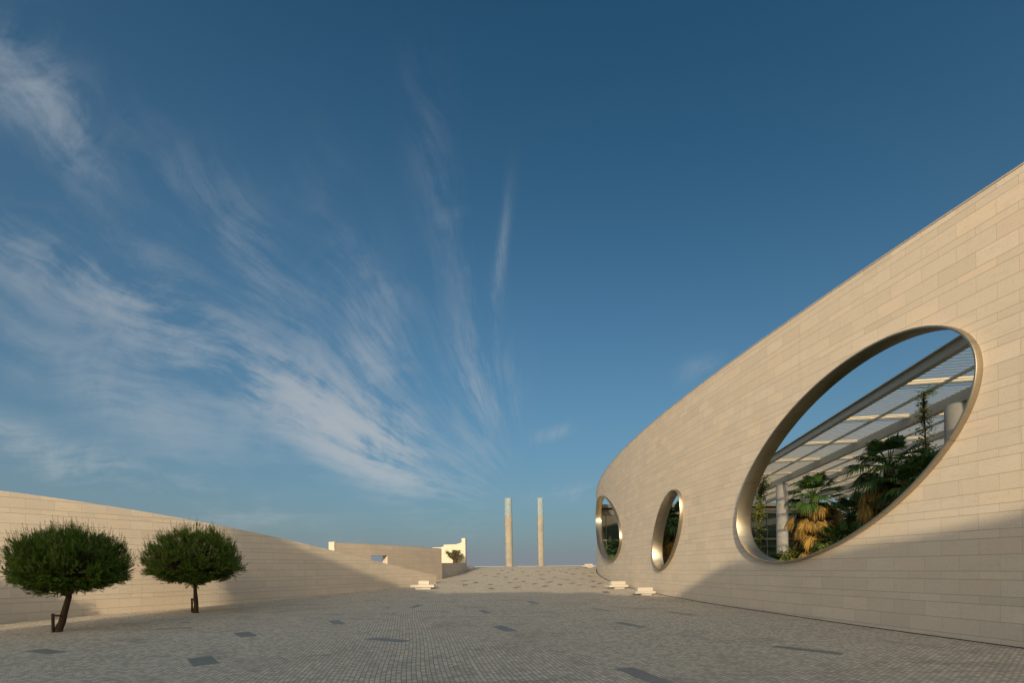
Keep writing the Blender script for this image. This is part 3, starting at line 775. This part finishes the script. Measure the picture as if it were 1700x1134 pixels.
# gnarled shrub before the white screen wall
def gnarled():
    random.seed(21); Y = 76.0; p = at(755, 936, Y); t = empty('gnarled_shrub', (p.x, Y, EYE + .02 + .0115 * Y), 0, 'gnarled dark shrub with stubby pruned branches in front of the white screen wall', 'shrub')
    B = MB(); tips = []
    B.tube([(0, 0, -.1), (.05, 0, .35), (.1, 0, .8)], [.42, .34, .26], 9)
    for e in [(-1.1, 0, 1.75), (-.55, .2, 1.6), (-.2, -.2, 1.95), (.35, .1, 2.0), (.75, 0, 1.85), (.6, -.3, 1.35), (1.15, 0, 1.3), (-.75, -.2, 1.2), (.1, .3, 1.7)]:
        e = Vector(e); m_ = e * .55 + Vector((random.uniform(-.1, .1), 0, .15)); B.tube([(.05, 0, .5), m_, e], [.2, .13, .08], 7); tips.append(e); tips.append(m_ * .4 + e * .6)
    B.build('trunk', M_bark, t, True)
    vv = []; ff = []
    for e in tips + [Vector((.9, 0, .7)), Vector((1.2, .1, 1.0)), Vector((.7, -.2, .4)), Vector((-1.3, 0, 1.8))]:
        for k in range(60):
            q = e + Vector((random.gauss(0, .17), random.gauss(0, .15), random.gauss(0, .15))); d = Vector((random.gauss(0, 1), random.gauss(0, 1), random.gauss(0, 1))).normalized() * .12; s = d.orthogonal().normalized() * .04
            k0 = len(vv); vv += [q - d, q + s, q + d, q - s]; ff.append((k0, k0 + 1, k0 + 2, k0 + 3))
    me = bpy.data.meshes.new('foliage'); me.from_pydata([tuple(v) for v in vv], [], ff); me.materials.append(M_olive)
    o = bpy.data.objects.new('foliage', me); col.objects.link(o); o.parent = t
gnarled()

# ------------------------------------------------------------------ courtyard: pergola
PH = EYE + 9.36
PD = Vector((.17, 1.0, 0)).normalized(); PN = Vector((PD.y, -PD.x, 0))
P0 = at(1601, 561, F * 9.36 / (936.7 - 561)); P0.z = 0
def pp(a, b, z=0): return P0 + PD * a + PN * b + Vector((0, 0, z))     # a along the beams, b across
PM = Matrix(((PD.x, PN.x, 0, P0.x), (PD.y, PN.y, 0, P0.y), (0, 0, 1, 0), (0, 0, 0, 1)))
def courtyard():
    pg = empty('pergola', pp(20, 5, g(40)), 0, 'slatted steel pergola on round columns seen through the largest opening', 'pergola')
    a0, a1 = -9.5, 51.2; BW = 4.55
    cross = [5.2 + 6.1 * k for k in range(-2, 7)]
    nb = 5
    for j in range(nb + 1):
        deep = .42 if j % 2 == 0 else .62
        B = MB(); B.box((a0, j * BW - .16, PH - deep), (a1, j * BW + .16, PH), PM, .01)
        if j == 0: B.box((a0, -.30, PH + .002), (a1, .22, PH + .06), PM, .01)
        off(pg, B.build('beam', M_steel))
    for j in range(nb):
        B = MB(); bc = (j + .5) * BW; B.box((a0, bc - .045, PH - .30), (a1, bc + .045, PH - .16), PM); off(pg, B.build('purlin', M_steel))
    for c in cross:
        for j in range(nb):
            B = MB(); B.box((c - .09, j * BW + .163, PH - .13), (c + .09, (j + 1) * BW - .163, PH + .13), PM, .008); off(pg, B.build('cross_beam', M_cross))
    for j in range(nb):
        for c0, c1 in zip([a0] + cross, cross + [a1]):
            if j == 2 and c0 < 11: continue                    # open bay to the sky
            B = MB(); n = max(1, int((c1 - c0) / .36))
            for k in range(n):
                a = c0 + .1 + (c1 - c0 - .2) * (k + .5) / n
                M_ = PM @ Matrix.Translation((a, 0, PH - .03)) @ Matrix.Rotation(R(-62), 4, 'Y')
                B.box((-.030, j * BW + .17, -.012), (.030, (j + 1) * BW - .17, .012), M_)
            off(pg, B.build('slats', M_slat))
    for (j, a) in [(1, None), (3, None), (5, None)]:
        for py_, X in ((0, 7.4), (1, 32.6), (2, 20.0)):
            if j == 1 and py_ == 2: continue
            p = pp(X, j * BW); B = MB(); zg = g(p.y) - .2; B.tube([(p.x, p.y, zg), (p.x, p.y, PH - .623)], .56, 40)
            o = B.build('column', M_concrete, None, True); o.data.set_sharp_from_angle(angle=R(40)); off(pg, o)
    for a in (1.7, 7.2, 12.4, 17.0):
        B = MB(); B.box((a - .10, .225, PH - .05), (a + .10, .33, PH + .10), PM, .01); B.tube([PM @ Vector((a, .28, PH + .05)), PM @ Vector((a + .16, .44, PH - .16))], [.05, .11], 12)
        off(pg, B.build('floodlight', M_white))
courtyard()
# ---- glass building at the back of the courtyard
def glass_house():
    gb = empty('glass_building', (24, 76, g(70)), 0, 'dark glass office front with pale floor bands at the back of the courtyard', 'building')
    Yf = 72.0; Yb = 79.0; x1 = 62.0; H = PH - .25; gz = .6
    def prism(name, o_, z0, z1, m, yf=None):
        yf = Yf if yf is None else yf; B = MB(); k = (14.62 - 13.45) / 7.0
        q = [(13.45 + (yf - Yf) * k - o_, yf), (x1 + o_, yf), (x1 + o_, Yb), (14.62 - min(o_, .05), Yb)]
        lo = [B.bm.verts.new((x, y, z0)) for x, y in q]; hi = [B.bm.verts.new((x, y, z1)) for x, y in q]
        B.bm.faces.new(lo[::-1]); B.bm.faces.new(hi)
        for i in range(4): B.bm.faces.new((lo[i], lo[(i + 1) % 4], hi[(i + 1) % 4], hi[i]))
        return off(gb, B.build(name, m))
    prism('glazing', 0, gz, H - 1.3, M_glass, Yf + .15)
    prism('roof', .12, H - .30, H + .22, M_frame, Yf - .9)
    prism('fascia', .05, H - 1.3, H - .303, M_frame, Yf - .1)
    for z in (3.2, 6.3):
        B = MB(); B.box((13.45, Yf - .12, z), (x1, Yf + .148, z + .30), None, .01); off(gb, B.build('floor_band', M_frame))
    x = 14.1
    while x < x1:
        B = MB(); B.box((x - .04, Yf + .02, gz), (x + .04, Yf + .149, H - 1.303)); off(gb, B.build('mullion', M_frame)); x += 2.4
    gr = empty('glass_wing', (46, 30, 0), 0, 'dark glass side wing on the far side of the courtyard behind the pergola', 'building')
    B = MB(); B.box((44.15, -6, -.3), (60, 70.2, 8.3)); off(gr, B.build('glazing', M_glass))
    B = MB(); B.box((43.6, -6.3, 8.303), (60.4, 70.25, 9.3), None, .02); off(gr, B.build('roof', M_cross))
    for z in (2.8, 5.6):
        B = MB(); B.box((43.8, -6, z), (44.148, 70.1, z + .32)); off(gr, B.build('floor_band', M_cross))
glass_house()

# ------------------------------------------------------------------ palms
def fan(vv, ff, p, d, up, R_, droop, n=22, spread=2.6):
    """one fan leaf: pleated leaflets round the petiole tip p, pointing along d"""
    d = d.normalized(); side = d.cross(up).normalized(); nrm = side.cross(d)
    for i in range(n):
        a = (i / (n - 1) - .5) * spread; v = d * math.cos(a) + side * math.sin(a); ln = R_ * (1 - .18 * abs(a)) * random.uniform(.85, 1.05)
        w = (-d * math.sin(a) + side * math.cos(a)) * (ln * spread / n * .42)
        q1 = p + v * ln * .5 + nrm * .02; q2 = p + v * ln * .82 + Vector((0, 0, -droop * ln * .22)); q3 = p + v * ln * .98 + Vector((0, 0, -droop * ln * random.uniform(.4, .75)))
        k = len(vv); vv += [p, q1 - w, q1 + w, q2 - w * .7, q2 + w * .7, q3]
        ff += [(k, k + 1, k + 2), (k + 1, k + 3, k + 4, k + 2), (k + 3, k + 5, k + 4)]
def palm(pos, ztop, label, seed, scale=1.0, skirt=1.0, nlive=34, ndead=60):
    random.seed(seed); t = empty('fan_palm', pos, 0, label, 'palm tree'); H = ztop - pos.z
    B = MB(); n = 14; B.tube([(0.06 * math.sin(i * .5), .05 * math.cos(i * .4), -.2 + (H + .1) * i / n) for i in range(n + 1)], [.30 - .08 * i / n + .015 * (i % 2) for i in range(n + 1)], 12)
    B.build('trunk', M_bark, t, True)
    vv, ff = [], []; B = MB()
    for k in range(nlive):
        a = k * 2.399 + random.uniform(-.2, .2); e = R(78) - R(105) * (k / nlive) ** .9 + random.uniform(-.12, .12)
        d = Vector((math.cos(a) * math.cos(e), math.sin(a) * math.cos(e), math.sin(e))); ln = random.uniform(.75, 1.05) * scale
        p0 = Vector((0, 0, H)); p1 = p0 + d * ln + Vector((0, 0, -.12 * ln * math.cos(e)))
        B.tube([p0, (p0 + p1) / 2 + Vector((0, 0, .05)), p1], [.035, .026, .018], 5, False)
        fan(vv, ff, p1, d + Vector((0, 0, -.15)), Vector((0, 0, 1)) if abs(d.z) < .9 else Vector((1, 0, 0)), random.uniform(.75, 1.0) * scale, .55 + .5 * (e < .2))
    B.build('petioles', M_palm, t)
    me = bpy.data.meshes.new('fronds'); me.from_pydata([tuple(v) for v in vv], [], ff); me.materials.append(M_palm)
    o = bpy.data.objects.new('fronds', me); col.objects.link(o); o.parent = t
    vv, ff = [], []
    for k in range(ndead):
        a = random.random() * 6.283; f_ = random.random() ** .8; zz = H - .05 - f_ * 2.6 * skirt
        out = random.uniform(.25, 1.15) * scale * (1.0 - .35 * f_)
        p = Vector((math.cos(a) * out, math.sin(a) * out, zz - .1 - .25 * out)); d = Vector((math.cos(a) * random.uniform(.2, .9), math.sin(a) * random.uniform(.2, .9), -1 + random.uniform(-.1, .45)))
        fan(vv, ff, p, d, Vector((math.cos(a + random.uniform(-.7, .7)), math.sin(a), random.uniform(-.3, .6))), random.uniform(.55, .95) * scale, random.uniform(.2, .8), 14, random.uniform(1.1, 1.9))
    me = bpy.data.meshes.new('dead_fronds'); me.from_pydata([tuple(v) for v in vv], [], ff); me.materials.append(M_dead)
    o = bpy.data.objects.new('dead_fronds', me); col.objects.link(o); o.parent = t
def ppos(px, y): p = at(px, 900, y); return Vector((p.x, y, g(y)))
palm(ppos(1352, 26.5), at(1352, 827, 26.5).z, 'golden-skirted fan palm at lower left inside the largest opening', 4, 1.0, 1.25, 22, 110)
palm(ppos(1478, 23.0), at(1478, 775, 23.0).z, 'tallest dark fan palm in the middle of the largest opening', 9, 1.1, 1.25, 26, 110)
palm(ppos(1415, 27.5), at(1415, 860, 27.5).z, 'lower fan palm between the two taller palms in the largest opening', 14, 1.0, 1.0, 34, 60)
palm(ppos(1530, 21.0), at(1530, 812, 21.0).z, 'dark fan palm beside the thick pergola column', 17, 1.1, 1.0, 36, 60)
palm(ppos(1392, 25.0), at(1392, 905, 25.0).z, 'short fan palm low at the sill of the largest opening', 23, .8, 1.0, 30, 40)
palm(ppos(1118, 46), at(1118, 872, 46).z, 'fan palm with a golden skirt filling the middle opening', 31, 1.5, 1.0, 34, 70)
palm(ppos(1026, 66), at(1028, 917, 66).z, 'low palm at the bottom of the far opening', 37, 1.5, .8, 26, 40)
palm(ppos(1105, 55), at(1107, 890, 55).z, 'dark palm further back in the middle opening', 41, 1.7, 1.0, 34, 30)

def leafy(name, mat, label, cat, pts, spread, n, size, seed, stems=True):
    random.seed(seed); base = Vector(pts[0]); t = empty(name, base, 0, label, cat)
    B = MB(); B.tube([Vector(p) - base for p in pts], [.035] * len(pts), 6); B.build('stem', M_bark, t)
    vv, ff = [], []
    for k in range(n):
        f = random.random() * (len(pts) - 1); i = int(f); c = Vector(pts[i]).lerp(Vector(pts[i + 1]), f - i) - base
        cl = .6 + .5 * noise.noise(Vector((f * 2.0, seed, 0)))
        q = c + Vector((random.gauss(0, spread), random.gauss(0, spread), random.gauss(0, spread * .7))) * cl
        d = Vector((random.gauss(0, 1), random.gauss(0, 1), random.gauss(0, .8) - .3)).normalized() * size; s = d.orthogonal().normalized() * size * .38
        k0 = len(vv); vv += [q - d * .5, q + s, q + d * .6, q - s]; ff.append((k0, k0 + 1, k0 + 2, k0 + 3))
    me = bpy.data.meshes.new('foliage'); me.from_pydata([tuple(v) for v in vv], [], ff); me.materials.append(mat)
    o = bpy.data.objects.new('foliage', me); col.objects.link(o); o.parent = t
vp = [at(1543, 860, 24.0), at(1545, 790, 24.0), at(1537, 740, 24.0), at(1533, 655, 24.0)]; vp[0].z = g(24)
leafy('climbing_vine', M_vine, 'climbing vine beside the thick column, reaching up to the pergola', 'vine', vp, .26, 1500, .13, 3)
leafy('climbing_vine', M_vine, 'wispy vine tuft hanging from the pergola beam near the top of the thick column', 'vine', [at(1533, 700, 24), at(1534, 652, 24), at(1548, 650, 24.2)], .28, 300, .12, 6)
vq = [at(1262, 900, 33.0), at(1260, 860, 33.0), at(1264, 820, 33.0), at(1268, 798, 33)]; vq[0].z = g(33)
leafy('climbing_vine', M_vine, 'yellow-green climbing vine at the left end of the largest opening', 'vine', vq, .30, 1800, .13, 4)
def bush(px, py, y, r, label, seed):
    p = at(px, py, y); c = Vector((p.x, y, g(y)))
    leafy('shrub', M_shrub, label, 'shrub', [c, c + Vector((.1, 0, p.z - g(y))), p + Vector((.1, .1, .05))], r, 1500, .15, seed)
bush(1372, 918, 24.0, .45, 'yellow-green bush low at the sill of the largest opening', 5)
bush(1322, 925, 27.0, .5, 'dark bush beside the slim column at lower left of the largest opening', 6)
bush(1290, 928, 33.0, .5, 'dark bush behind the slim column', 7)

# ------------------------------------------------------------------ added unseen blocker, its outline traced back from the shade edges
def make_shade_blocker():
    YB = -30.0; hl = TE * L
    def proj(P, h): k = P[1] - YB; return (P[0] - SX * k, h + hl * k)
    pts = []
    for px, py in [(470, 897), (560, 934), (670, 975)]:
        u, v = ray(px, py); ys_ = np.linspace(12, y1, 4000); d = np.array([u * q - LX(q) for q in ys_]); k = np.where(np.diff(np.sign(d)))[0]
        y = ys_[k[0]] if len(k) else y1; pts.append(proj((u * y, y), EYE + v * y))
    for px in (384, 410, 440, 462):
        u, v = ray(px, 900); ys_ = np.linspace(12, y1, 4000); d = np.array([u * q - LX(q) for q in ys_]); k = np.where(np.diff(np.sign(d)))[0]
        y = ys_[k[0]]; pts.append(proj((u * y, y), ltop(0, 0, y) + .8))
    for px, py in [(735, 986), (830, 984), (900, 984), (990, 985), (1070, 991)]:
        p = hit(px, py); pts.append(proj(p, p.z))
    for px, py in [(1125, 990), (1160, 965), (1200, 940), (1235, 926), (1290, 935), (1400, 912), (1550, 884), (1690, 853)]:
        u, v = ray(px, py); y = 8.0
        while y < 95 and u * y < WX(y): y += .02
        pts.append(proj((u * y, y), EYE + v * y))
    print('shade outline', [(round(a, 1), round(b, 1)) for a, b in pts])
    pts.sort()
    xs = [p[0] for p in pts]; zs = [p[1] for p in pts]
    xl = xs[0] - .15
    plan_ = [(xl + (60 - xl) * k / 160, YB) for k in range(161)]
    def zt(s, x, y):
        z = float(np.interp(x, xs, zs)); w = min(1, max(0, (x - xs[7]) / 2)) * min(1, max(0, (xs[-8] - x) / 2))
        return z + w * (.50 * noise.noise(Vector((x * .45, 3, 0))) + .12 * noise.noise(Vector((x * 2.1, 7, 0))))
    o, _ = make_wall('shade_blocker', plan_, lambda s, x, y: -2.0, zt, 8.0, -1, M_wall2, .5, (), 3.0)
    tag(o, 'unseen blocker added behind the viewer, shaped to shade the front of the plaza', 'building')
make_shade_blocker()

for o in bpy.data.objects:
    if o.type == 'MESH' and o.data.polygons and len(o.data.materials) == 0: o.data.materials.append(M_white)
